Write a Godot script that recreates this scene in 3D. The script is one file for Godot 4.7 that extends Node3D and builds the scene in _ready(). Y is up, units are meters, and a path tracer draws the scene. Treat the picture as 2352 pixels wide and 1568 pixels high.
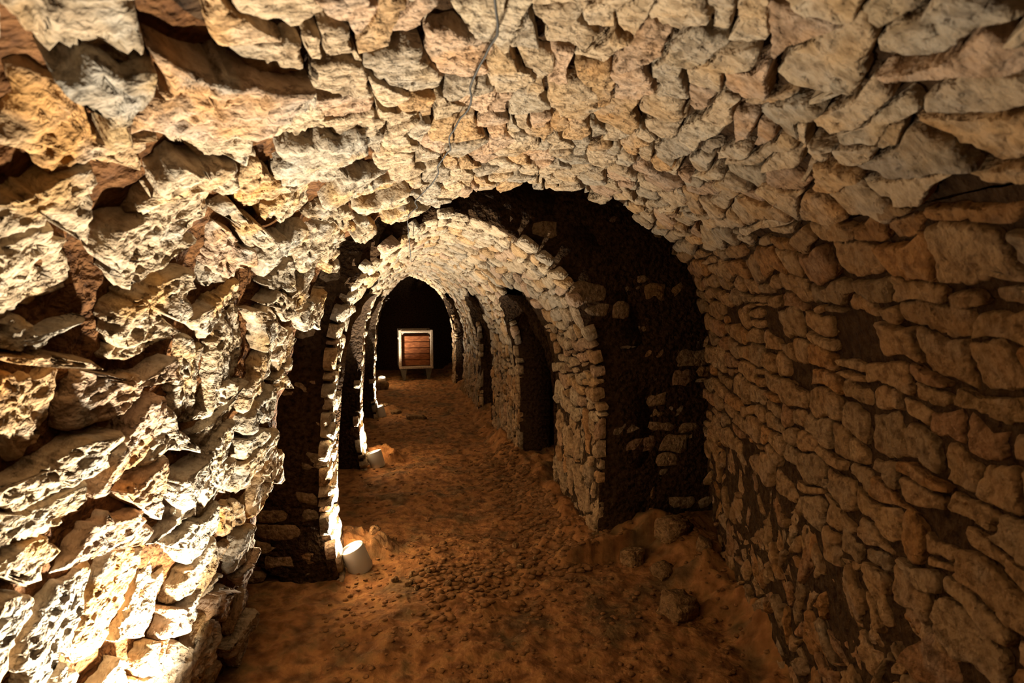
extends Node3D

# A vaulted rubble-stone cellar. x right, y up, the far arches run along -z; d is the distance along -z.
# The near bay turns 14 degrees to the right of the far arches and has axes of its own.

const PITCH := -4.1199
const YAW := -10.62
const FOV := 62.0

var rng := RandomNumberGenerator.new()
var n_fine := FastNoiseLite.new()
var n_mid := FastNoiseLite.new()
var n_big := FastNoiseLite.new()
var n_pit := FastNoiseLite.new()
var counts := {}
var m_stone: StandardMaterial3D
var m_mortar: StandardMaterial3D
var m_soil: StandardMaterial3D
var m_rock: StandardMaterial3D
var m_gravel: StandardMaterial3D
var m_earth_lit: StandardMaterial3D
var m_iron: StandardMaterial3D
var m_white: StandardMaterial3D
var m_reflector: StandardMaterial3D
var m_lens: StandardMaterial3D
var m_steel: StandardMaterial3D
var m_wood: StandardMaterial3D
var m_cable: StandardMaterial3D
var m_glass: StandardMaterial3D

# ---------------------------------------------------------------- profiles (left foot, over the crown, right foot)
var near_points := PackedVector2Array([Vector2(-1.28, -0.30), Vector2(-1.235, 0.06), Vector2(-1.195, 0.37), Vector2(-1.13, 0.70), Vector2(-1.04, 1.12), Vector2(-0.962, 1.40), Vector2(-0.862, 1.605), Vector2(-0.70, 1.745), Vector2(-0.52, 1.822), Vector2(-0.34, 1.888), Vector2(-0.149, 1.932), Vector2(0.107, 1.933), Vector2(0.335, 1.888), Vector2(0.582, 1.745), Vector2(0.741, 1.60), Vector2(0.865, 1.33), Vector2(0.905, 1.05), Vector2(0.915, 0.74), Vector2(0.932, 0.25), Vector2(0.955, -0.25)])
var far_points := PackedVector2Array([Vector2(-0.34, -0.12), Vector2(-0.365, 0.08), Vector2(-0.40, 0.27), Vector2(-0.41, 0.5), Vector2(-0.39, 0.89), Vector2(-0.36, 1.245), Vector2(-0.295, 1.5), Vector2(-0.137, 1.71), Vector2(0.072, 1.876), Vector2(0.26, 1.94), Vector2(0.453, 1.897), Vector2(0.65, 1.79), Vector2(0.878, 1.574), Vector2(1.03, 1.22), Vector2(1.075, 0.967), Vector2(1.083, 0.7), Vector2(1.08, 0.3), Vector2(1.077, -0.12)])

# An arch surface: a profile in the plane (side, height), drawn out along «ahead»; s is the arc length from the left foot.
class Vault:
	var pts := PackedVector2Array()
	var arc := PackedFloat32Array()
	var right: Vector3
	var up: Vector3
	var ahead: Vector3
	var narrow := 0.0   # how much the profile narrows per metre past d = 3.1
	var length := 0.0
	func _init(points: PackedVector2Array, r: Vector3, u: Vector3, a: Vector3):
		right = r; up = u; ahead = a
		for i in points.size() - 1:
			var p0 := points[maxi(i - 1, 0)]
			var p3 := points[mini(i + 2, points.size() - 1)]
			for k in 6:
				pts.append(points[i].cubic_interpolate(points[i + 1], p0, p3, k / 6.0))
		pts.append(points[points.size() - 1])
		arc.append(0.0)
		for i in pts.size() - 1:
			arc.append(arc[i] + pts[i].distance_to(pts[i + 1]))
		length = arc[arc.size() - 1]
	func flat(s: float) -> Array:   # [point, tangent] on the profile
		var i := clampi(arc.bsearch(s) - 1, 0, pts.size() - 2)
		var t := clampf((s - arc[i]) / (arc[i + 1] - arc[i]), 0.0, 1.0)
		return [pts[i].lerp(pts[i + 1], t), (pts[mini(i + 3, pts.size() - 1)] - pts[maxi(i - 2, 0)]).normalized()]
	func s_at(height: float, on_right: bool) -> float:   # where a flank reaches a height
		if on_right:
			for i in range(pts.size() - 1, 0, -1):
				if pts[i].y >= height:
					return arc[i]
		else:
			for i in pts.size():
				if pts[i].y >= height:
					return arc[i]
		return length * 0.5
	func at(s: float, f: float, h: float) -> Vector3:
		var a := flat(s)
		var p: Vector2 = a[0]
		var t: Vector2 = a[1]
		var q := p + Vector2(t.y, -t.x) * h
		if narrow > 0.0:
			var t2 := smoothstep(9.0, 9.9, f)
			q.x = lerpf(-0.435, -0.62, t2) + (q.x + 0.435) * lerpf(1.0 - narrow * maxf(f - 3.1, 0.0), 0.97, t2)
		return right * q.x + up * q.y + ahead * f
	func axes(s: float, f: float) -> Array:   # [point, along the arc, along the tunnel, into the room]
		var t: Vector2 = flat(s)[1]
		return [at(s, f, 0.0), right * t.x + up * t.y, ahead, right * t.y - up * t.x]

var near: Vault
var far: Vault


func _ready() -> void:
	rng.seed = 20240611
	# camera
	var cam := Camera3D.new()
	cam.name = "camera"
	cam.fov = FOV
	cam.position = Vector3(0, 1.5, 0)
	cam.rotation_degrees = Vector3(PITCH, YAW, 0)
	cam.near = 0.02
	var lens := CameraAttributesPhysical.new()
	lens.frustum_focal_length = 12.0 / tan(deg_to_rad(FOV * 0.5))
	lens.frustum_focus_distance = 3.2
	lens.exposure_aperture = 4.5
	cam.attributes = lens
	add_child(cam)
	cam.fov = FOV
	cam.current = true
	# surroundings: underground, no sky
	var env := Environment.new()
	env.background_mode = Environment.BG_COLOR
	env.background_color = Color(0, 0, 0)
	env.tonemap_mode = Environment.TONE_MAPPER_LINEAR
	env.tonemap_exposure = 1.0
	env.sdfgi_enabled = true
	env.ssao_enabled = true
	env.ssil_enabled = true
	var we := WorldEnvironment.new()
	we.name = "surroundings"
	we.environment = env
	add_child(we)
	noises()
	materials()
	near = Vault.new(near_points, Vector3(0.9709, 0, 0.2392), Vector3(-0.0081, 0.9994, 0.0330), Vector3(0.239, 0.034, -0.970).normalized())
	far = Vault.new(far_points, Vector3.RIGHT, Vector3.UP, Vector3.FORWARD)
	far.narrow = 0.021
	# lamps: [foot, lean to the left, lean away, energy, label]
	floor_spotlight(near_foot(-0.84, 1.50), 26, -14, 12.5, "white can spotlight on the floor beside the nearest rough left wall, below the view")
	floor_spotlight(Vector3(-0.262, 0.0, -3.19), 21, -3, 18.0, "nearest white can spotlight in view, lying tilted on the orange soil by the first arch")
	floor_spotlight(Vector3(-0.262, 0.0, -5.20), 15, 5, 12.0, "grey can spotlight at the left foot of the second arch, seen edge on")
	floor_spotlight(Vector3(-0.325, 0.0, -7.48), 15, -4, 12.0, "small far can spotlight beside flat stones at the left foot of the third arch")
	floor_spotlight(Vector3(-0.44, 0.0, -10.38), -6, -14, 19.0, "can spotlight hidden behind the low stone block before the last arch")
	near_bay()
	far_bays()
	ground()
	loose_rocks()
	crate_cart()
	bottles()
	cables()


func noises() -> void:
	n_fine.seed = 3; n_fine.noise_type = FastNoiseLite.TYPE_SIMPLEX_SMOOTH; n_fine.frequency = 38.0; n_fine.fractal_octaves = 3
	n_mid.seed = 5; n_mid.noise_type = FastNoiseLite.TYPE_SIMPLEX_SMOOTH; n_mid.frequency = 13.0; n_mid.fractal_octaves = 3
	n_big.seed = 9; n_big.noise_type = FastNoiseLite.TYPE_SIMPLEX_SMOOTH; n_big.frequency = 2.2; n_big.fractal_octaves = 3
	n_pit.seed = 12; n_pit.noise_type = FastNoiseLite.TYPE_CELLULAR; n_pit.frequency = 34.0; n_pit.fractal_type = FastNoiseLite.FRACTAL_NONE
	n_pit.cellular_return_type = FastNoiseLite.RETURN_DISTANCE


func noise_picture(seed_value: int, frequency: float, octaves: int, stops: Array, side := 1024, kind := FastNoiseLite.TYPE_SIMPLEX_SMOOTH) -> NoiseTexture2D:
	var n := FastNoiseLite.new()
	n.seed = seed_value; n.noise_type = kind; n.frequency = frequency; n.fractal_octaves = octaves
	var t := NoiseTexture2D.new()
	t.width = side; t.height = side; t.seamless = true; t.noise = n
	if stops:
		var g := Gradient.new()
		g.offsets = PackedFloat32Array(stops.map(func(s): return s[0]))
		g.colors = PackedColorArray(stops.map(func(s): return s[1]))
		t.color_ramp = g
	return t


func surface(color: Color, rough: float, albedo: Texture2D, relief: Texture2D, size: float, relief_cm: float, tinted := false) -> StandardMaterial3D:
	var m := StandardMaterial3D.new()
	m.albedo_color = color
	m.albedo_texture = albedo
	m.roughness = rough
	m.metallic_specular = 0.25
	m.uv1_triplanar = true
	m.uv1_world_triplanar = true
	m.uv1_scale = Vector3.ONE * size
	m.vertex_color_use_as_albedo = tinted
	if relief:
		m.heightmap_enabled = true
		m.heightmap_texture = relief
		m.heightmap_scale = relief_cm
	return m


func materials() -> void:
	var grain := noise_picture(21, 0.012, 5, [[0.0, Color(0.55, 0.50, 0.45)], [0.38, Color(0.84, 0.80, 0.74)], [0.55, Color(1, 0.98, 0.95)], [1.0, Color(0.93, 0.88, 0.80)]])
	var pits := noise_picture(22, 0.02, 5, [])
	m_stone = surface(Color.WHITE, 0.9, grain, pits, 1.7, 1.6, true)
	var crumb := noise_picture(23, 0.02, 5, [[0.0, Color(0.35, 0.30, 0.25)], [0.5, Color(0.8, 0.75, 0.7)], [1.0, Color(1, 1, 1)]])
	m_mortar = surface(Color(0.30, 0.23, 0.155), 0.95, crumb, pits, 1.3, 2.5)
	var clods := noise_picture(24, 0.025, 5, [])
	var earth := noise_picture(25, 0.010, 5, [[0.0, Color(0.50, 0.42, 0.36)], [0.45, Color(0.85, 0.80, 0.76)], [0.62, Color(1, 0.97, 0.93)], [1.0, Color(0.80, 0.84, 0.78)]])
	m_soil = surface(Color.WHITE, 0.95, earth, clods, 0.9, 0.9, true)
	m_rock = surface(Color(0.52, 0.42, 0.30), 0.9, grain, pits, 2.2, 1.5)
	m_earth_lit = surface(Color(0.46, 0.325, 0.20), 0.95, crumb, pits, 1.3, 2.5)  # mortar brightened as if lit, painted in for the left wall gaps only
	m_iron = surface(Color(0.27, 0.25, 0.22), 0.6, grain, null, 3.0, 0.0)
	m_gravel = surface(Color(0.50, 0.37, 0.24), 0.9, grain, null, 2.2, 0.0)
	m_white = plain(Color(0.72, 0.70, 0.66), 0.5)
	m_reflector = plain(Color(0.85, 0.85, 0.86), 0.25, 0.9)
	m_lens = plain(Color(1, 0.97, 0.9), 0.3)
	m_lens.emission_enabled = true
	m_lens.emission = Color(1.0, 0.93, 0.80)
	m_lens.emission_energy_multiplier = 6.0
	var rust := noise_picture(26, 0.03, 4, [[0.0, Color(0.55, 0.40, 0.28)], [0.45, Color(0.86, 0.80, 0.74)], [1.0, Color(1, 1, 1)]], 512)
	m_steel = surface(Color(0.62, 0.59, 0.55), 0.5, rust, null, 3.0, 0.0)
	m_steel.metallic = 0.35
	var boards := noise_picture(27, 0.02, 4, [[0.0, Color(0.55, 0.45, 0.38)], [1.0, Color(1, 1, 1)]], 512)
	m_wood = surface(Color(0.50, 0.31, 0.18), 0.75, boards, null, 2.0, 0.0)
	m_wood.uv1_scale = Vector3(0.8, 5.0, 5.0)
	m_cable = plain(Color(0.10, 0.085, 0.07), 0.6)
	m_glass = plain(Color(0.02, 0.03, 0.018), 0.12)


func plain(color: Color, rough: float, metal := 0.0) -> StandardMaterial3D:
	var m := StandardMaterial3D.new()
	m.albedo_color = color
	m.roughness = rough
	m.metallic = metal
	return m


func near_foot(side: float, f: float) -> Vector3:
	var p := near.right * side + near.ahead * f
	return Vector3(p.x, 0.0, p.z)


# ---------------------------------------------------------------- naming and tagging
func named(node: Node, called: String, parent: Node) -> void:
	var key := "%s/%s" % [parent.get_instance_id(), called]
	var n: int = counts.get(key, 0)
	counts[key] = n + 1
	node.name = called if n == 0 else "%s_%03d" % [called, n]
	parent.add_child(node, true)


func part(called: String, mesh: Mesh, material: Material, parent: Node, at := Vector3.ZERO) -> MeshInstance3D:
	var o := MeshInstance3D.new()
	o.mesh = mesh
	if material:
		o.material_override = material
	o.position = at
	named(o, called, parent)
	return o


func tag(o: Node, label: String, category: String, group := "", kind := "") -> void:
	o.set_meta("label", label)
	o.set_meta("category", category)
	if group:
		o.set_meta("group", group)
	if kind:
		o.set_meta("kind", kind)


func thing(called: String, label: String, category: String, at: Vector3, group := "") -> Node3D:
	var o := Node3D.new()
	o.position = at
	named(o, called, self)
	tag(o, label, category, group)
	return o


# ---------------------------------------------------------------- meshes
func finish(v: PackedVector3Array, idx: PackedInt32Array, colors := PackedColorArray()) -> ArrayMesh:
	var a := []
	a.resize(Mesh.ARRAY_MAX)
	a[Mesh.ARRAY_VERTEX] = v
	a[Mesh.ARRAY_INDEX] = idx
	if colors.size():
		a[Mesh.ARRAY_COLOR] = colors
	var st := SurfaceTool.new()
	st.create_from_arrays(a)
	st.generate_normals()
	return st.commit()


# one stone: an outline given by its distance at each angle, rings that carry the relief, a skirt that goes into the wall
func stone_arrays(outline: PackedFloat32Array, rings: int, ts: Vector3, tf: Vector3, n: Vector3, at: Vector3, proud: float, sunk: float, tilt: Vector2, rough: float, tint: Color, spots: float, bevel: float) -> Array:
	var k := outline.size()
	var v := PackedVector3Array()
	var c := PackedColorArray()
	var idx := PackedInt32Array()
	for ring in rings + 1:
		var q := float(ring) / rings
		var count := 1 if ring == 0 else k
		for j in count:
			var th := TAU * j / k
			var rad := outline[j] * q
			var a := cos(th) * rad
			var b := sin(th) * rad
			var h := proud + tilt.x * a + tilt.y * b
			if ring == rings:
				h -= bevel
			elif ring == rings - 1 and rings > 2:
				h -= bevel * 0.15
			var p := at + tf * a + ts * b
			var col := tint
			if rough > 0.0:
				var e := n_mid.get_noise_3dv(p) * 0.75 + n_fine.get_noise_3dv(p) * 0.4
				if rings > 5:
					var pit := n_pit.get_noise_3dv(p)
					if pit < -0.62:
						e -= minf((-0.62 - pit) * 5.5, 1.5)
				h += e * rough
			if spots > 0.0:
				var w := n_big.get_noise_3dv(p * 1.9 + Vector3(7, 3, 1))
				col = tint.lerp(Color(tint.r * 1.06, tint.g * 0.84, tint.b * 0.52), clampf((w - 0.12) * 3.5, 0.0, 1.0) * spots)
				w = n_big.get_noise_3dv(p * 3.1 + Vector3(1, 9, 4))
				col = col.lerp(Color(0.32, 0.31, 0.29), clampf((w - 0.1) * 3.0, 0.0, 1.0) * spots * 0.8)
			v.append(tf * a + ts * b + n * h)
			c.append(col)
	for j in k:
		var th := TAU * j / k
		v.append((tf * cos(th) + ts * sin(th)) * outline[j] * 0.94 - n * sunk)
		c.append(tint)
	var turned := tf.cross(ts).dot(n) > 0.0   # clockwise fronts
	for j in k:
		var j2 := (j + 1) % k
		tri(idx, 0, 1 + j, 1 + j2, turned)
		for ring in rings:
			var o := 1 + ring * k
			tri(idx, o + j, o + k + j, o + k + j2, turned)
			tri(idx, o + j, o + k + j2, o + j2, turned)
	return [v, idx, c]


func tri(idx: PackedInt32Array, a: int, b: int, c: int, turned: bool) -> void:
	idx.append(a)
	if turned:
		idx.append(c); idx.append(b)
	else:
		idx.append(b); idx.append(c)


# the distance from a cell's middle to its edge at each angle, with the corners rounded and the edge frayed
func outline_of(poly: PackedVector2Array, k: int, rounded: float, fray: float, where: Vector3) -> PackedFloat32Array:
	var out := PackedFloat32Array()
	var lo := Vector2(1e9, 1e9)
	var hi := -lo
	for p in poly:
		lo = lo.min(p)
		hi = hi.max(p)
	var ax := (hi.x - lo.x) * 0.5
	var ay := (hi.y - lo.y) * 0.5
	for j in k:
		var th := TAU * j / k
		var dir := Vector2(cos(th), sin(th))
		var r := 1e9
		for i in poly.size():
			var p := poly[i]
			var e := poly[(i + 1) % poly.size()] - p
			var den := dir.cross(e)
			if absf(den) > 1e-9:
				var t := p.cross(e) / den
				var u := p.cross(dir) / den
				if t > 0.0 and u >= -0.001 and u <= 1.001:
					r = minf(r, t)
		if r > 1e8:
			r = minf(ax, ay)
		var oval := 1.12 / sqrt(pow(dir.x / ax, 2.0) + pow(dir.y / ay, 2.0))
		r = lerpf(r, minf(r, oval), rounded)
		if fray > 0.0:
			r *= 1.0 + fray * (n_mid.get_noise_3dv(where * 3.0 + Vector3(dir.x, dir.y, 0) * 0.16) * 1.1 + n_fine.get_noise_3dv(where + Vector3(dir.x, dir.y, 0) * 0.13) * 0.5)
		out.append(r)
	return out


# the cells of a stretch of masonry laid in wavy courses: [middle (s, f), outline points about it (f, s)]
func courses(s0: float, s1: float, f0: float, f1: float, high: Vector2, long: Vector2, wave: float, slant: float, split: float, key: int) -> Array:
	var cells := []
	var s := s0
	var lines := [s0]
	while s < s1 - high.x * 0.6:
		s += rng.randf_range(high.x, high.y)
		lines.append(s)
	var stretch: float = (s1 - s0) / (lines[lines.size() - 1] - s0)
	for i in lines.size():
		lines[i] = s0 + (lines[i] - s0) * stretch
	for i in lines.size() - 1:
		var f := f0 - rng.randf() * long.x
		var lean := 0.0
		while f < f1:
			var g := f + rng.randf_range(long.x, long.y)
			var lean2 := rng.randf_range(-slant, slant)
			var wave_at := func(line: int, x: float) -> float:
				return lines[line] + wave * n_big.get_noise_2d(x * 1.6, key * 7.3 + line * 3.7) * 1.6
			var parts := [[0.0, 1.0]]
			if rng.randf() < split:
				var m := rng.randf_range(0.35, 0.65)
				parts = [[0.0, m], [m, 1.0]]
			for w in parts:
				var poly := PackedVector2Array()
				for e in [[0.0, 0], [0.33, 0], [0.67, 0], [1.0, 0], [1.0, 1], [0.67, 1], [0.33, 1], [0.0, 1]]:
					var frac: float = w[e[1]]
					var x: float = lerpf(f + lean * (frac - 0.5), g + lean2 * (frac - 0.5), e[0])
					var y: float = lerpf(wave_at.call(i, x), wave_at.call(i + 1, x), frac)
					poly.append(Vector2(x, y))
				var mid := Vector2.ZERO
				for p in poly:
					mid += p / poly.size()
				for p in poly.size():
					poly[p] -= mid
				cells.append([mid, poly])
			f = g
			lean = lean2
	return cells


func tint_of(pale: float, brown := 0.0) -> Color:
	var x := rng.randf()
	var c := Color(0.60, 0.49, 0.36)
	if x < 0.16:
		c = Color(0.50, 0.44, 0.36)
	elif x < 0.30:
		c = Color(0.60, 0.42, 0.245)
	elif x < 0.44:
		c = Color(0.585, 0.435, 0.325)
	elif x < 0.52:
		c = Color(0.64, 0.55, 0.43)
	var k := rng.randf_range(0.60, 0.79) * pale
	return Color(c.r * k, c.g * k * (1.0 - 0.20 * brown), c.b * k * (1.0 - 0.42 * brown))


func in_view(p: Vector3, margin: float) -> float:   # 0 when out of the frame, else one over the distance
	var cam := Transform3D(Basis.from_euler(Vector3(deg_to_rad(PITCH), deg_to_rad(YAW), 0)), Vector3(0, 1.5, 0))
	var q := cam.affine_inverse() * p
	if q.z > -0.05:
		return 0.0
	var t := tan(deg_to_rad(FOV * 0.5))
	if absf(q.x / -q.z) > t * 1.5 + margin or absf(q.y / -q.z) > t + margin:
		return 0.0
	return 1.0 / -q.z


# lay stones on a vault: the 300 that show largest are parts, the rest one part
func lay(owner: Node3D, v: Vault, cells: Array, style: Dictionary, keep: Callable) -> void:
	var list := []
	for c in cells:
		var mid: Vector2 = c[0]
		if not keep.call(mid.y, mid.x):
			continue
		var ax := v.axes(mid.y, mid.x)
		list.append([-in_view(ax[0], 0.12), ax, c[1]])
	list.sort_custom(func(a, b): return a[0] < b[0])
	set_stones(owner, list, style)


func set_stones(owner: Node3D, list: Array, style: Dictionary) -> void:
	var rest := SurfaceTool.new()
	rest.begin(Mesh.PRIMITIVE_TRIANGLES)
	var spare := 0
	var made := 0
	for e in list:
		var ax: Array = e[1]
		var poly: PackedVector2Array = e[2]
		var lo := Vector2(1e9, 1e9)
		var hi := -lo
		for p in poly:
			lo = lo.min(p)
			hi = hi.max(p)
		var gap: float = style.gap * rng.randf_range(0.5, 1.7)
		var size := hi - lo
		var fx := maxf(0.55, 1.0 - gap / size.x)
		var fy := maxf(0.55, 1.0 - gap / size.y)
		for i in poly.size():
			poly[i] = Vector2(poly[i].x * fx, poly[i].y * fy)
		if rng.randf() < style.get("missing", 0.0):
			continue
		var near_by: float = -e[0]
		var detail: float = maxf(size.x, size.y) * near_by
		var visible_part := near_by > 0.0 and made < 300
		var k := 10
		var rings := 3
		if visible_part and style.get("fine", false):
			k = clampi(int(detail * 330.0), 16, 64)
			rings = clampi(int(detail * 75.0), 4, 14)
		elif visible_part and detail > 0.05:
			k = 14
			rings = 3
		elif near_by == 0.0:
			k = 12
			rings = 4
		var proud: float = rng.randf_range(style.proud.x, style.proud.y)
		var tilt := Vector2(rng.randf_range(-1, 1), rng.randf_range(-1, 1)) * float(style.tilt)
		var outline := outline_of(poly, k, style.round, style.fray, ax[0])
		var a := stone_arrays(outline, rings, ax[1], ax[2], ax[3], ax[0], proud, style.get("sunk", 0.05), tilt, style.rough, tint_of(style.pale, style.get("brown", 0.0)), style.get("spots", 0.0), style.get("bevel", 0.012))
		var mesh := finish(a[0], a[1], a[2])
		if visible_part:
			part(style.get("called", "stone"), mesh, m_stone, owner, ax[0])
			made += 1
		else:
			rest.append_from(mesh, 0, Transform3D(Basis(), ax[0]))
			spare += 1
	if spare:
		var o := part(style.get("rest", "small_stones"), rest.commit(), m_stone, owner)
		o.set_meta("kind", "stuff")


# the mortar or earth behind the stones, with a back so that the masonry has thickness
func backing(v: Vault, s0: float, s1: float, f0: Callable, f1: Callable, step: float, deep: float, rough: float, holes := false, thick := 0.3) -> ArrayMesh:
	var rows := int(ceil((s1 - s0) / step)) + 1
	var cols := 2
	for i in rows:
		var s := lerpf(s0, s1, float(i) / (rows - 1))
		cols = maxi(cols, int(ceil((float(f1.call(s)) - float(f0.call(s))) / step)) + 1)
	var verts := PackedVector3Array()
	var idx := PackedInt32Array()
	for i in rows:
		var s := lerpf(s0, s1, float(i) / (rows - 1))
		for j in cols:
			var f := lerpf(f0.call(s), f1.call(s), float(j) / (cols - 1))
			var p := v.at(s, f, -deep)
			verts.append(v.at(s, f, -deep + (n_mid.get_noise_3dv(p) * 0.7 + n_big.get_noise_3dv(p * 2.0) * 0.5) * rough))
	var front := verts.size()
	for i in rows:
		var s := lerpf(s0, s1, float(i) / (rows - 1))
		for j in [0, cols - 1]:
			verts.append(v.at(s, lerpf(f0.call(s), f1.call(s), float(j) / (cols - 1)), -deep - thick))
	for i in rows - 1:
		var s := lerpf(s0, s1, (i + 0.5) / (rows - 1))
		for j in cols - 1:
			var f := lerpf(f0.call(s), f1.call(s), (j + 0.5) / (cols - 1))
			if holes and opening(s, f):
				continue
			var o := i * cols + j
			tri(idx, o, o + cols, o + 1, false)
			tri(idx, o + 1, o + cols, o + cols + 1, false)
		if not holes:
			var b := front + i * 2
			tri(idx, b, b + 1, b + 2, false)
			tri(idx, b + 1, b + 3, b + 2, false)
			for side in 2:
				var c := i * cols + side * (cols - 1)
				tri(idx, c, b + side, c + cols, side == 1)
				tri(idx, c + cols, b + side, b + side + 2, side == 1)
	return finish(verts, idx)


# ---------------------------------------------------------------- the near bay
func near_end(s: float) -> float:   # the bay stops on a plane askew to its own axis
	var p: Vector2 = near.flat(s)[0]
	var f := 2.80 + (p.x + 0.15) * 0.475
	if p.x > 0.3 and p.y < 0.35:
		f -= (0.35 - p.y) * 0.75
	return f


func near_bay() -> void:
	var s_left := 2.42
	var s_right := near.s_at(1.62, true)
	var start := func(_s): return -1.6
	var stop := func(s): return near_end(s) - 0.02
	var wl := part("wall_left", backing(near, 0.0, s_left, start, stop, 0.022, 0.036, 0.03), m_earth_lit, self)
	tag(wl, "near left cellar wall of big pitted cream stones with deep earthy gaps painted in a lit tone", "wall", "", "structure")
	var ce := part("ceiling", backing(near, s_left, s_right, start, stop, 0.03, 0.03, 0.02), m_mortar, self)
	tag(ce, "near barrel vault of flat pale stones overhead", "vault", "", "structure")
	var wr := part("wall_right", backing(near, s_right, near.length, start, stop, 0.03, 0.022, 0.02), m_mortar, self)
	tag(wr, "near right cellar wall, coursed stones above and earthy rubble below, dim brown bounce light painted in", "wall", "", "structure")
	var inside := func(s, f): return f < near_end(s) - 0.03
	lay(wl, near, courses(0.0, s_left, 0.1, 2.9, Vector2(0.10, 0.21), Vector2(0.15, 0.38), 0.14, 0.13, 0.3, 1), {
		"gap": 0.035, "proud": Vector2(-0.012, 0.035), "tilt": 0.16, "rough": 0.016, "round": 0.45, "fray": 0.26, "pale": 0.94, "fine": true, "spots": 0.9, "sunk": 0.09, "bevel": 0.018}, inside)
	lay(ce, near, courses(s_left, s_right, -0.2, 3.4, Vector2(0.048, 0.088), Vector2(0.11, 0.26), 0.06, 0.06, 0.12, 2), {
		"brown": 0.15, "gap": 0.009, "proud": Vector2(-0.003, 0.010), "tilt": 0.12, "rough": 0.005, "round": 0.45, "fray": 0.17, "pale": 1.0, "fine": true, "spots": 0.4, "sunk": 0.06, "bevel": 0.010}, inside)
	var s_rubble := near.s_at(0.66, true)  # right wall tints below have the dim, brown bounce light painted in
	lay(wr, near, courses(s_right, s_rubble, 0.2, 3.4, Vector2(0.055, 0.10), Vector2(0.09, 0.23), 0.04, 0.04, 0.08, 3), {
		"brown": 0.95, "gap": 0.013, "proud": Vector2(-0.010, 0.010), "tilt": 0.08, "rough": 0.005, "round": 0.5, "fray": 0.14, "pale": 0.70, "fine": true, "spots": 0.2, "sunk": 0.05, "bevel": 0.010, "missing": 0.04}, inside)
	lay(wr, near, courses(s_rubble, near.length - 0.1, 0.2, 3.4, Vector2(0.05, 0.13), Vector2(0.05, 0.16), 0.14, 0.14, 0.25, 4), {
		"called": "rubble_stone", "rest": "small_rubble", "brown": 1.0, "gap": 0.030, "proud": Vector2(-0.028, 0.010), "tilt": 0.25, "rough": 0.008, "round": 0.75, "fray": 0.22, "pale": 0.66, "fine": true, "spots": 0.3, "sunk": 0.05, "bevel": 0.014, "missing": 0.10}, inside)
	# behind the camera
	var back := BoxMesh.new()
	back.size = Vector3(3.4, 3.0, 0.3)
	var wb := part("wall_back", back, m_mortar, self, near.ahead * -1.7 + Vector3(0, 1.2, 0))
	wb.basis = Basis(near.right, Vector3.UP, near.right.cross(Vector3.UP))
	tag(wb, "dark cellar wall behind the camera closing the near bay", "wall", "", "structure")


# ---------------------------------------------------------------- the far arches
const ARCHES := [[3.10, 3.42, 3.95], [5.12, 5.45, 6.50], [7.36, 7.75, 8.95], [10.0, 10.5, 10.6]]   # front, back on the left, back on the right


func opening(s: float, d: float) -> bool:   # the side galleries between the arches
	var p: Vector2 = far.flat(s)[0]
	var on_right := p.x > 0.3
	for i in 3:
		var a: float = ARCHES[i][2 if on_right else 1]
		var b: float = ARCHES[i + 1][0]
		if i == 0 and on_right:
			b += 0.18
		elif on_right:
			b += 0.12
		var t := (d - (a + b) * 0.5) / ((b - a) * 0.5)
		if absf(t) < 1.0 and p.y < gallery_top(t):
			return true
	return false


func gallery_top(t: float) -> float:
	return 1.62 * pow(maxf(1.0 - pow(absf(t), 3.0), 0.0), 1.0 / 3.0)


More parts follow.
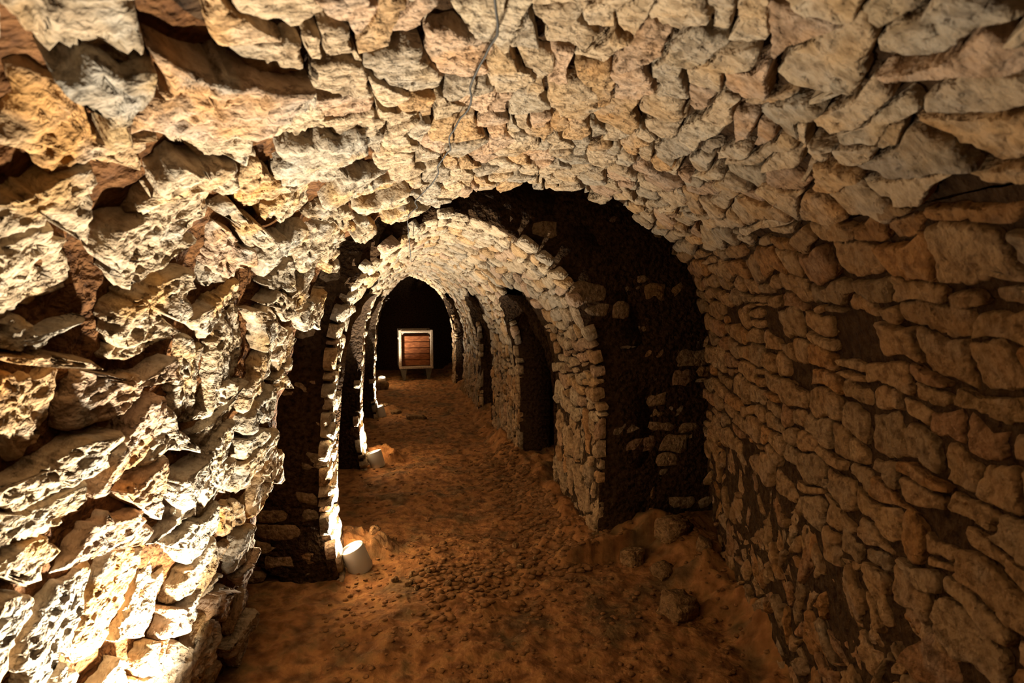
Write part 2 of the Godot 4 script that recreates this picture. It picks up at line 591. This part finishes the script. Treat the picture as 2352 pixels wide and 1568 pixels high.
func far_bays() -> void:
	var says := ["first stone arch past the near bay, lit from a can lamp at its left foot", "second stone arch, framed inside the first one", "third stone arch, narrow and dim, framed inside the second one", "last small pointed stone arch just before the crate cart"]
	var style := {"gap": 0.010, "proud": Vector2(-0.006, 0.018), "tilt": 0.14, "rough": 0.006, "round": 0.4, "fray": 0.15, "pale": 0.98, "sunk": 0.05, "bevel": 0.008}
	for i in 4:
		var a: Array = ARCHES[i]
		var s_mid := far.length * 0.5
		var stop := func(s): return lerpf(a[1], a[2], smoothstep(s_mid - 0.9, s_mid + 0.9, s))
		var start := func(_s): return a[0]
		var arch := part("stone_arch", backing(far, 0.0, far.length, start, stop, 0.04, 0.02, 0.02), m_mortar, self)
		tag(arch, says[i], "arch", "", "structure")
		var s_worn := far.s_at(0.72, true)
		var cells := courses(0.0, s_worn, a[0] + 0.01, a[2], Vector2(0.06, 0.11), Vector2(0.10, 0.24), 0.05, 0.06, 0.12, 20 + i)
		lay(arch, far, courses(s_worn, far.length, a[0] + 0.01, a[2], Vector2(0.10, 0.22), Vector2(0.05, 0.12), 0.12, 0.06, 0.3, 40 + i), {
			"called": "worn_stone", "rest": "worn_rubble", "brown": 0.5, "gap": 0.012, "proud": Vector2(-0.02, 0.012), "tilt": 0.25, "rough": 0.022, "fine": true, "round": 0.5, "fray": 0.3, "pale": 0.9, "sunk": 0.05, "bevel": 0.010}, func(s, f): return f < float(stop.call(s)) - 0.01)
		lay(arch, far, cells, style, func(s, f): return f < float(stop.call(s)) - 0.01)
		if i == 3:
			continue
		var b: float = ARCHES[i + 1][0]
		var s0 := far.s_at(1.05, false)
		var s1 := far.s_at(0.95, true)
		var vault := part("cross_vault", backing(far, 0.0, far.length, func(s): return float(stop.call(s)) - 0.01, func(_s): return b + 0.01, 0.04, 0.025, 0.02, true), m_mortar, self)
		tag(vault, ["low dim vault between the first and second arch", "low dim vault between the second and third arch", "low dim vault between the third and last arch"][i], "vault", "", "structure")
		lay(vault, far, courses(s0, s1, a[1], b, Vector2(0.07, 0.12), Vector2(0.14, 0.28), 0.05, 0.05, 0.1, 30 + i), style, func(s, f): return f > float(stop.call(s)) + 0.02 and f < b - 0.05 and not opening(s, f) and not opening(s, f + 0.06) and not opening(s, f - 0.06))
		for side in 2:
			gallery(i, side)
	# the wall that carries the first arch, seen in the dark past the end of the near bay
	front_wall(ARCHES[0][0])
	slab("wall_far", Vector3(0.4, 1.3, -12.75), Vector3(4.0, 3.2, 0.3), "dark end wall of the cellar behind the crate cart")
	slab("wall_far_left", Vector3(-0.95, 1.2, -11.5), Vector3(0.3, 3.0, 2.4), "dark left wall of the end chamber beside the crate cart")
	slab("wall_far_right", Vector3(1.35, 1.2, -11.6), Vector3(0.3, 3.0, 2.2), "dark right wall of the end chamber beside the crate cart")
	slab("ceiling_far", Vector3(0.2, 2.35, -11.6), Vector3(2.8, 0.3, 2.3), "dark ceiling of the end chamber over the crate cart")
	slab("wall_gallery_left", Vector3(-2.3, 1.2, -2.5), Vector3(0.3, 3.2, 2.0), "dark left end of the cross gallery behind the near vault")
	slab("wall_gallery_right", Vector3(3.3, 1.2, -3.0), Vector3(0.3, 3.2, 2.0), "dark right end of the cross gallery behind the near vault")
	slab("ceiling_gallery", Vector3(0.5, 2.75, -2.6), Vector3(5.9, 0.3, 1.8), "dark ceiling of the cross gallery above the near vault")


func slab(called: String, at: Vector3, size: Vector3, label: String) -> void:
	var verts := PackedVector3Array()
	var idx := PackedInt32Array()
	for axis in 3:
		var a1 := (axis + 1) % 3
		var a2 := (axis + 2) % 3
		for side in [-1.0, 1.0]:
			var n1 := maxi(1, int(size[a1] / 0.12))
			var n2 := maxi(1, int(size[a2] / 0.12))
			var o := verts.size()
			for i in n1 + 1:
				for j in n2 + 1:
					var p := Vector3.ZERO
					p[axis] = side * size[axis] * 0.5
					p[a1] = (float(i) / n1 - 0.5) * size[a1]
					p[a2] = (float(j) / n2 - 0.5) * size[a2]
					var w := at + p
					p += Vector3(n_big.get_noise_3dv(w * 2.0), n_big.get_noise_3dv(w * 2.0 + Vector3(9, 0, 0)), n_big.get_noise_3dv(w * 2.0 + Vector3(0, 9, 0))) * 0.06
					verts.append(p)
			for i in n1:
				for j in n2:
					var q := o + i * (n2 + 1) + j
					tri(idx, q, q + n2 + 1, q + 1, side > 0.0)
					tri(idx, q + 1, q + n2 + 1, q + n2 + 2, side > 0.0)
	var m := part(called, finish(verts, idx), m_mortar, self, at)
	tag(m, label, "ceiling" if called.begins_with("ceiling") else "wall", "", "structure")


func gallery(i: int, side: int) -> void:   # a dead-end vault that opens sideways between two arches
	var on_right := side == 1
	var a: float = ARCHES[i][2 if on_right else 1]
	var b: float = ARCHES[i + 1][0] + ((0.18 if i == 0 else 0.12) if on_right else 0.0)
	var verts := PackedVector3Array()
	var idx := PackedInt32Array()
	var n := 40
	var m := 22
	var sgn := 1.0 if on_right else -1.0
	for k in n + 1:
		var ang := PI * k / n
		var c := -cos(ang)
		var t := signf(c) * pow(absf(c), 0.66)
		var y := 1.62 * pow(sin(ang), 0.66)
		var s := far.s_at(clampf(y, 0.0, 1.7), on_right)
		var d := lerpf(a, b, t * 0.5 + 0.5)
		var x0: float = far.at(s, d, 0.0).x
		for j in m + 1:
			var p := Vector3(x0 + sgn * 1.5 * j / m, y - 0.08, -d)
			p += Vector3(0, 1, 0) * n_mid.get_noise_3dv(p) * 0.03 + Vector3(0, 0, 1) * n_mid.get_noise_3dv(p + Vector3(5, 5, 5)) * 0.04
			verts.append(p)
	var tip := verts.size()
	verts.append(Vector3(verts[m].x, 0.5, -(a + b) * 0.5))
	for k in n:
		for j in m:
			var o := k * (m + 1) + j
			tri(idx, o, o + m + 1, o + 1, not on_right)
			tri(idx, o + 1, o + m + 1, o + m + 2, not on_right)
		tri(idx, tip, k * (m + 1) + m, (k + 1) * (m + 1) + m, on_right)
	var g := part("side_gallery", finish(verts, idx), m_mortar, self)
	var where: String = ["between the first and second arch", "between the second and third arch", "between the third and last arch"][i]
	tag(g, "black side gallery opening off the %s %s" % ["right" if on_right else "left", where], "gallery", "", "structure")


func front_wall(d: float) -> void:
	var verts := PackedVector3Array()
	var idx := PackedInt32Array()
	var rows := 120
	var cols := 26
	for i in rows + 1:
		var s := far.length * i / rows
		var p := far.at(s, d, -0.02)
		var t := float(i) / rows
		var edge := Vector2(0.3, 0.9) + Vector2(-cos(PI * t), sin(PI * t)).normalized() * 4.0
		edge.x = clampf(edge.x, -2.3, 3.3)
		edge.y = clampf(edge.y, -0.15, 2.75)
		for j in cols + 1:
			var u := pow(float(j) / cols, 1.5)
			var q := Vector3(lerpf(p.x, edge.x, u), lerpf(p.y, edge.y, u), -d)
			q.z += (n_mid.get_noise_3dv(q) * 0.02 + n_big.get_noise_3dv(q) * 0.03) * minf(1.0, j * 0.3)
			verts.append(q)
	for i in rows:
		for j in cols:
			var o := i * (cols + 1) + j
			tri(idx, o, o + 1, o + cols + 1, false)
			tri(idx, o + 1, o + cols + 2, o + cols + 1, false)
	var w := part("wall_front", finish(verts, idx), m_mortar, self)
	tag(w, "dark stone wall around the first arch, in shadow past the lit near vault", "wall", "", "structure")
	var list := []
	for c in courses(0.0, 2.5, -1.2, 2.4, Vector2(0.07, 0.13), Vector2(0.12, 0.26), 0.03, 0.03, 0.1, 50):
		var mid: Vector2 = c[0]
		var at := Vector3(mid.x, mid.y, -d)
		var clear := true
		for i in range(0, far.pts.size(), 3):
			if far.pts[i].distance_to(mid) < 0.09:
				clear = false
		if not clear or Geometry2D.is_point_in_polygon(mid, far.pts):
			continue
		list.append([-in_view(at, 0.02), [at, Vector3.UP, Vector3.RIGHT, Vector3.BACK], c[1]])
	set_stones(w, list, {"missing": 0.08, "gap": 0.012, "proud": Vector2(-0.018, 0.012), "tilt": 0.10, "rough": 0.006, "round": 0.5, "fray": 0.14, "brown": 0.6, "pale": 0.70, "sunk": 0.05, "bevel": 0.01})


# ---------------------------------------------------------------- the ground
func ground_height(x: float, d: float) -> float:
	var p := Vector3(x, 0, -d)
	var h := n_big.get_noise_3dv(p * 0.8) * 0.035 + n_mid.get_noise_3dv(p * 0.45) * 0.018 + n_fine.get_noise_3dv(p * 0.5) * 0.009
	# soil banked up behind each lamp
	for c in [Vector3(-0.30, 3.42, 0.10), Vector3(-0.30, 5.42, 0.09), Vector3(-0.33, 7.75, 0.09)]:
		var e := Vector2((x - c.x - 0.02) / 0.22, (d - c.y) / 0.13) * (1.0 + 0.25 * n_mid.get_noise_3dv(p * 0.35))
		h += c.z * smoothstep(1.3, 0.6, e.length()) * (1.0 + 0.45 * n_mid.get_noise_3dv(p * 0.5) + 0.2 * n_fine.get_noise_3dv(p * 0.6))
	# earth fallen against the right flank
	var wall := 1.60 if d < 3.0 else 1.05
	h += 0.16 * smoothstep(0.28, 0.0, wall - x + 0.12 * n_mid.get_noise_3dv(p * 0.4)) * (0.8 + 0.5 * n_big.get_noise_3dv(p * 1.5))
	h += 0.10 * smoothstep(0.55, 0.1, Vector2(x - 1.55, d - 3.0).length())
	# a hollow under the lamps
	for c in [Vector2(-0.262, 3.19), Vector2(-0.262, 5.2), Vector2(-0.325, 7.48), Vector2(-0.44, 10.38)]:
		h = lerpf(h, 0.0, smoothstep(0.14, 0.07, Vector2(x - c.x, d - c.y).length()))
	return h


func ground() -> void:
	var ds := PackedFloat32Array()
	var d := -1.8
	while d < 12.8:
		ds.append(d)
		d += 0.10 if d < 1.6 else (0.016 if d < 4.2 else (0.028 if d < 6.5 else 0.06))
	var xs := PackedFloat32Array()
	var x := -2.6
	while x < 3.3:
		xs.append(x)
		x += 0.08 if x < -0.75 or x > 2.0 else 0.02
	var verts := PackedVector3Array()
	var colors := PackedColorArray()
	var idx := PackedInt32Array()
	for i in ds.size():
		for j in xs.size():
			verts.append(Vector3(xs[j], ground_height(xs[j], ds[i]), -ds[i]))
			# orange earth, and browner earth in ragged patches
			var q := Vector3(xs[j], 0, -ds[i])
			var patch := n_big.get_noise_3dv(q * 1.3) + 0.5 * n_mid.get_noise_3dv(q * 0.8) + 0.02
			colors.append(Color(0.30, 0.155, 0.062).lerp(Color(0.15, 0.095, 0.045), clampf(patch * 2.0, 0.0, 1.0)))
	var w := xs.size()
	for i in ds.size() - 1:
		for j in w - 1:
			var o := i * w + j
			tri(idx, o, o + w, o + 1, false)
			tri(idx, o + 1, o + w, o + w + 1, false)
	var f := part("floor", finish(verts, idx, colors), m_soil, self)
	tag(f, "uneven orange brown earth floor running through the arches", "floor", "", "structure")
	# gravel nobody could count
	var mm := MultiMesh.new()
	mm.transform_format = MultiMesh.TRANSFORM_3D
	mm.mesh = rock_mesh(6, 4, 0.25, 77)
	mm.instance_count = 2600
	for i in 2600:
		var px := 0.0
		var pd := 0.0
		var size := rng.randf_range(0.004, 0.011)
		if i < 900:
			px = rng.randf_range(-0.4, 1.7); pd = rng.randf_range(1.9, 3.6)
		elif i < 1200:
			px = 0.05 + absf(rng.randfn(0.0, 0.45)); pd = rng.randfn(3.0, 0.20)
			size = rng.randf_range(0.006, 0.018)
		elif i < 2050:
			px = 0.98 - absf(rng.randfn(0.0, 0.16)); pd = rng.randf_range(2.9, 5.4)
			size = rng.randf_range(0.006, 0.020)
		else:
			px = rng.randf_range(-0.4, 1.0); pd = rng.randf_range(3.4, 8.0)
		var b := Basis.from_euler(Vector3(rng.randf() * TAU, rng.randf() * TAU, rng.randf() * TAU)).scaled(Vector3(1.3, 0.7, 1.0) * size)
		mm.set_instance_transform(i, Transform3D(b, Vector3(px, ground_height(px, pd) + size * 0.25, -pd)))
	var g := MultiMeshInstance3D.new()
	g.multimesh = mm
	g.material_override = m_gravel
	g.set_meta("kind", "stuff")
	named(g, "gravel", f)


func rock_mesh(cols: int, rows: int, rough: float, key: int) -> ArrayMesh:   # a broken lump, about one metre in radius
	var verts := PackedVector3Array()
	var idx := PackedInt32Array()
	for i in rows + 1:
		for j in cols:
			var a := PI * i / rows
			var b := TAU * j / cols
			var p := Vector3(sin(a) * cos(b), cos(a), sin(a) * sin(b))
			var q := Vector3(signf(p.x) * pow(absf(p.x), 0.55), signf(p.y) * pow(absf(p.y), 0.5), signf(p.z) * pow(absf(p.z), 0.6))
			var e := n_big.get_noise_3dv(p * 0.30 + Vector3(key * 1.7, key, 0)) * 1.7 + n_mid.get_noise_3dv(p * 0.14 + Vector3(0, key, 0)) * 0.7
			verts.append(q * (1.0 + e * rough))
	for i in rows:
		for j in cols:
			var j2 := (j + 1) % cols
			tri(idx, i * cols + j, i * cols + j2, (i + 1) * cols + j, true)
			tri(idx, i * cols + j2, (i + 1) * cols + j2, (i + 1) * cols + j, true)
	return finish(verts, idx)


func rock(at: Vector2, size: Vector3, turn: float, label: String, group := "", lift := 0.0) -> void:
	counts["rocks"] = int(counts.get("rocks", 0)) + 1
	var big := maxf(size.x, size.z) > 0.06
	var m := rock_mesh(26 if big else 12, 16 if big else 8, 0.30, counts["rocks"])
	var st := SurfaceTool.new()
	st.begin(Mesh.PRIMITIVE_TRIANGLES)
	st.append_from(m, 0, Transform3D(Basis.from_euler(Vector3(0.12, turn, -0.1)) * Basis.from_scale(size), Vector3.ZERO))
	var o := part("rock", st.commit(), m_rock, self, Vector3(at.x, ground_height(at.x, at.y) + size.y * 0.55 + lift, -at.y))
	tag(o, label, "rock", group)


func loose_rocks() -> void:
	rock(Vector2(1.27, 2.42), Vector3(0.095, 0.055, 0.07), 0.3, "large flat-topped boulder on the dark floor at the right, before the rubble heap")
	rock(Vector2(1.47, 2.90), Vector3(0.10, 0.06, 0.06), 0.2, "largest block of the rubble heap in the right corner beyond the near wall")
	rock(Vector2(1.24, 2.93), Vector3(0.065, 0.05, 0.05), 2.0, "rounded stone at the left side of the rubble heap")
	rock(Vector2(1.33, 2.74), Vector3(0.06, 0.035, 0.045), 0.4, "flat stone at the front foot of the rubble heap")
	rock(Vector2(1.55, 2.70), Vector3(0.05, 0.035, 0.04), 1.2, "small stone on the right edge of the rubble heap, against the near wall")
	rock(Vector2(-0.20, 3.45), Vector3(0.032, 0.022, 0.025), 0.5, "orange stone on top of the soil bank behind the nearest can lamp")
	rock(Vector2(-0.115, 4.02), Vector3(0.025, 0.012, 0.02), 0.2, "lone pale flat stone on the dark floor between the first two arches")
	rock(Vector2(-0.30, 7.72), Vector3(0.06, 0.025, 0.04), 0.3, "flat slab behind the third can lamp")
	rock(Vector2(-0.14, 7.62), Vector3(0.07, 0.035, 0.05), 0.9, "blocky stone right beside the third can lamp")
	rock(Vector2(0.12, 7.18), Vector3(0.11, 0.025, 0.05), 0.1, "long low stone lying in front of the third arch")
	rock(Vector2(0.965, 8.9), Vector3(0.09, 0.08, 0.10), 0.4, "dark lump on the floor at the right foot past the third arch")
	var spots := [Vector2(-0.075, 3.02), Vector2(0.0, 2.97), Vector2(0.04, 2.92), Vector2(0.10, 3.04), Vector2(0.095, 2.88), Vector2(0.20, 2.90), Vector2(0.33, 2.93), Vector2(0.02, 3.06), Vector2(0.56, 3.25), Vector2(0.64, 3.31), Vector2(0.72, 3.12), Vector2(0.62, 3.05)]
	for i in spots.size():
		rock(spots[i], Vector3(0.017, 0.011, 0.014) * rng.randf_range(0.8, 1.4), rng.randf() * 6.0, "small broken stone on the soil in front of the first arch", "broken stones on the soil before the first arch")
	# the low block that hides the last lamp
	var bm := rock_mesh(26, 16, 0.10, 99)
	var st := SurfaceTool.new()
	st.begin(Mesh.PRIMITIVE_TRIANGLES)
	st.append_from(bm, 0, Transform3D(Basis.from_scale(Vector3(0.17, 0.085, 0.12)), Vector3.ZERO))
	var o := part("stone_block", st.commit(), m_rock, self, Vector3(-0.46, 0.07, -9.75))
	tag(o, "low stone block in shadow at the left foot of the last arch", "stone block")


# ---------------------------------------------------------------- lamps
func lathe(profile: Array, sides := 40) -> ArrayMesh:
	var verts := PackedVector3Array()
	var idx := PackedInt32Array()
	for p in profile:
		for j in sides:
			verts.append(Vector3(cos(TAU * j / sides) * p[0], p[1], sin(TAU * j / sides) * p[0]))
	for i in profile.size() - 1:
		for j in sides:
			var j2 := (j + 1) % sides
			tri(idx, i * sides + j, (i + 1) * sides + j, i * sides + j2, false)
			tri(idx, i * sides + j2, (i + 1) * sides + j, (i + 1) * sides + j2, false)
	return finish(verts, idx)


func floor_spotlight(at: Vector3, lean_left: float, lean_away: float, energy: float, label: String) -> void:
	var t := thing("floor_spotlight", label, "spotlight", at)
	t.rotation_degrees = Vector3(-lean_away, 0, lean_left)
	part("housing", lathe([[0.0, -0.012], [0.060, -0.012], [0.064, -0.006], [0.066, 0.0], [0.066, 0.136], [0.0645, 0.140], [0.062, 0.140], [0.0605, 0.137], [0.0605, 0.105]]), m_white, t)
	part("reflector", lathe([[0.0604, 0.137], [0.055, 0.133], [0.051, 0.128], [0.048, 0.124]]), m_reflector, t)
	part("lens", lathe([[0.0515, 0.128], [0.036, 0.1325], [0.016, 0.1345], [0.0, 0.135]]), m_lens, t)
	var beam := SpotLight3D.new()
	beam.light_color = Color(1.0, 0.95, 0.85)
	beam.light_energy = energy
	beam.spot_angle = 74.0
	beam.spot_angle_attenuation = 1.0
	beam.spot_range = 14.0
	beam.spot_attenuation = 2.0
	beam.light_size = 0.035
	beam.shadow_enabled = true
	beam.position = Vector3(0, 0.146, 0)
	beam.rotation_degrees = Vector3(90, 0, 0)
	named(beam, "lamp_beam", t)


# ---------------------------------------------------------------- the crate cart
func bar(a: Vector3, b: Vector3, w: float, h: float, bevel := 0.18) -> ArrayMesh:   # a square tube with eased edges
	var ax := (b - a).normalized()
	var side := ax.cross(Vector3.UP if absf(ax.y) < 0.9 else Vector3.BACK).normalized()
	var up := side.cross(ax)
	var ring := []
	for k in 4:
		var sx: float = [1, -1, -1, 1][k]
		var sy: float = [1, 1, -1, -1][k]
		var e := minf(w, h) * bevel
		var p1 := Vector2(sx * (w * 0.5 - e), sy * h * 0.5)
		var p2 := Vector2(sx * w * 0.5, sy * (h * 0.5 - e))
		ring.append_array([p2, p1] if k % 2 == 0 else [p1, p2])
	var verts := PackedVector3Array()
	var idx := PackedInt32Array()
	for end in [a, b]:
		for p in ring:
			verts.append(end + side * p.x + up * p.y)
	verts.append(a)
	verts.append(b)
	for k in 8:
		var k2 := (k + 1) % 8
		tri(idx, k, k2, k + 8, false)
		tri(idx, k2, k2 + 8, k + 8, false)
		tri(idx, 16, k2, k, false)
		tri(idx, 17, k + 8, k2 + 8, false)
	var st := SurfaceTool.new()
	st.begin(Mesh.PRIMITIVE_TRIANGLES)
	for i in idx:
		st.set_smooth_group(-1)
		st.add_vertex(verts[i])
	st.generate_normals()
	return st.commit()


func plate(points: Array, thick: float) -> ArrayMesh:   # an upright outline (x, y) with thickness along z
	var st := SurfaceTool.new()
	st.begin(Mesh.PRIMITIVE_TRIANGLES)
	st.set_smooth_group(-1)
	var n := points.size()
	for k in n - 2:
		for face in [[1.0, [0, k + 1, k + 2]], [-1.0, [0, k + 2, k + 1]]]:
			for i in face[1]:
				st.set_smooth_group(-1)
				st.add_vertex(Vector3(points[i].x, points[i].y, face[0] * thick * 0.5))
	for k in n:
		var p: Vector2 = points[k]
		var q: Vector2 = points[(k + 1) % n]
		for e in [[p, 1], [p, -1], [q, 1], [q, 1], [p, -1], [q, -1]]:
			st.set_smooth_group(-1)
			st.add_vertex(Vector3(e[0].x, e[0].y, e[1] * thick * 0.5))
	st.generate_normals()
	return st.commit()


func crate_cart() -> void:
	var t := thing("crate_cart", "steel framed crate with brown wooden boards standing on splayed legs at the far end", "crate", Vector3(0.17, 0.0, -11.1))
	t.rotation_degrees.y = 3.0
	var w := 0.29
	var lo := 0.23
	var hi := 0.95
	var dz := 0.36
	for z in [dz, -dz]:
		for s in [-1.0, 1.0]:
			part("post", bar(Vector3(s * w, lo, z), Vector3(s * w, hi, z), 0.052, 0.052), m_steel, t)
			part("gusset", plate([Vector2(s * (w - 0.02), hi - 0.01), Vector2(s * (w - 0.10), hi - 0.02), Vector2(s * (w - 0.02), hi - 0.10)], 0.03), m_steel, t, Vector3(0, 0, z))
		part("rail", bar(Vector3(-w, hi - 0.026, z), Vector3(w, hi - 0.026, z), 0.048, 0.048), m_steel, t)
		part("rail", bar(Vector3(-w - 0.025, lo + 0.02, z), Vector3(w + 0.025, lo + 0.02, z), 0.05, 0.05), m_steel, t)
	for s in [-1.0, 1.0]:
		part("rail", bar(Vector3(s * w, hi - 0.026, -dz), Vector3(s * w, hi - 0.026, dz), 0.045, 0.045), m_steel, t)
		part("rail", bar(Vector3(s * w, lo + 0.02, -dz), Vector3(s * w, lo + 0.02, dz), 0.045, 0.045), m_steel, t)
		part("clamp", bar(Vector3(s * w - 0.045, hi - 0.145, dz - 0.01), Vector3(s * w + 0.02, hi - 0.145, dz - 0.01), 0.05, 0.035), m_steel, t)
		for z in [dz - 0.03, -dz + 0.03]:
			part("leg", plate([Vector2(s * (w + 0.01), lo), Vector2(s * (w - 0.12), lo), Vector2(s * (w - 0.08), 0.0), Vector2(s * (w - 0.05), 0.0)], 0.05), m_iron, t, Vector3(0, 0, z))
	for k in 5:
		for z in [dz - 0.045, -dz + 0.045]:
			part("board", bar(Vector3(-w + 0.04, lo + 0.105 + k * 0.113, z), Vector3(w - 0.04, lo + 0.105 + k * 0.113, z), 0.022, 0.101, 0.12), m_wood, t)
		for s in [-1.0, 1.0]:
			part("board", bar(Vector3(s * (w - 0.035), lo + 0.105 + k * 0.113, -dz + 0.06), Vector3(s * (w - 0.035), lo + 0.105 + k * 0.113, dz - 0.06), 0.022, 0.101, 0.12), m_wood, t)
	part("base_panel", bar(Vector3(0, lo + 0.045, -dz + 0.06), Vector3(0, lo + 0.045, dz - 0.06), 0.50, 0.02), m_wood, t)


# ---------------------------------------------------------------- bottles in the last gallery on the right
func bottles() -> void:
	var first: Node3D = null
	for row in 7:
		for k in 4:
			var at := Vector3(1.03 + 0.045 * (row % 2), 0.62 + row * 0.078, -9.30 - k * 0.092 - 0.046 * (row % 2))
			var o: Node3D
			if first == null:
				first = thing("bottle", "", "bottle", at)
				first.rotation_degrees.z = -90
				part("glass_body", lathe([[0.0, 0.012], [0.022, 0.0], [0.040, 0.004], [0.0435, 0.016], [0.044, 0.15], [0.040, 0.18], [0.024, 0.235], [0.0155, 0.27], [0.015, 0.295], [0.0, 0.297]], 20), m_glass, first)
				part("cap", lathe([[0.0165, 0.285], [0.018, 0.290], [0.018, 0.300], [0.015, 0.304], [0.0, 0.305]], 16), m_steel, first)
				o = first
			else:
				o = first.duplicate()
				named(o, "bottle", self)
				o.position = at
			tag(o, "dark bottle lying in the stack in the right gallery before the last arch", "bottle", "bottles stacked in the right gallery")
	var st := part("bottle_rack", bar(Vector3(1.20, 0.55, -9.2), Vector3(1.20, 0.55, -9.75), 0.40, 0.05), m_wood, self)
	tag(st, "dark wooden shelf under the stacked bottles in the right gallery", "shelf")


# ---------------------------------------------------------------- cables
func tube(path: PackedVector3Array, r: float) -> ArrayMesh:
	var verts := PackedVector3Array()
	var idx := PackedInt32Array()
	for i in path.size():
		var t := (path[mini(i + 1, path.size() - 1)] - path[maxi(i - 1, 0)]).normalized()
		var a := t.cross(Vector3(0.31, 0.9, 0.2)).normalized()
		var b := t.cross(a)
		for k in 6:
			verts.append(path[i] + (a * cos(TAU * k / 6) + b * sin(TAU * k / 6)) * r)
	for i in path.size() - 1:
		for k in 6:
			var k2 := (k + 1) % 6
			tri(idx, i * 6 + k, i * 6 + k2, i * 6 + 6 + k, true)
			tri(idx, i * 6 + k2, i * 6 + 6 + k2, i * 6 + 6 + k, true)
	return finish(verts, idx)


func cables() -> void:
	var path := PackedVector3Array()
	var run := Curve.new()
	run.min_domain = -0.3; run.max_domain = 3.0; run.min_value = 2.0; run.max_value = 3.2
	for p in [Vector2(-0.3, 3.02), Vector2(0.98, 2.834), Vector2(1.31, 2.747), Vector2(1.68, 2.635), Vector2(1.89, 2.554), Vector2(2.27, 2.385), Vector2(2.52, 2.29)]:
		run.add_point(p)
	for i in 80:
		var f := lerpf(-0.3, 2.45, i / 79.0)
		path.append(near.at(run.sample(f), f, 0.034 + 0.014 * n_big.get_noise_1d(f * 2.0)))
	for p in [Vector3(0.015, 1.885, -2.80), Vector3(0.025, 1.80, -3.0), Vector3(0.035, 1.72, -3.25), Vector3(0.05, 1.735, -3.5), Vector3(0.075, 1.79, -3.8)]:
		path.append(p)
	var o := part("cable", tube(path, 0.0024), m_cable, self)
	tag(o, "thin dark cable strung along the near vault, sagging into the first arch", "cable")
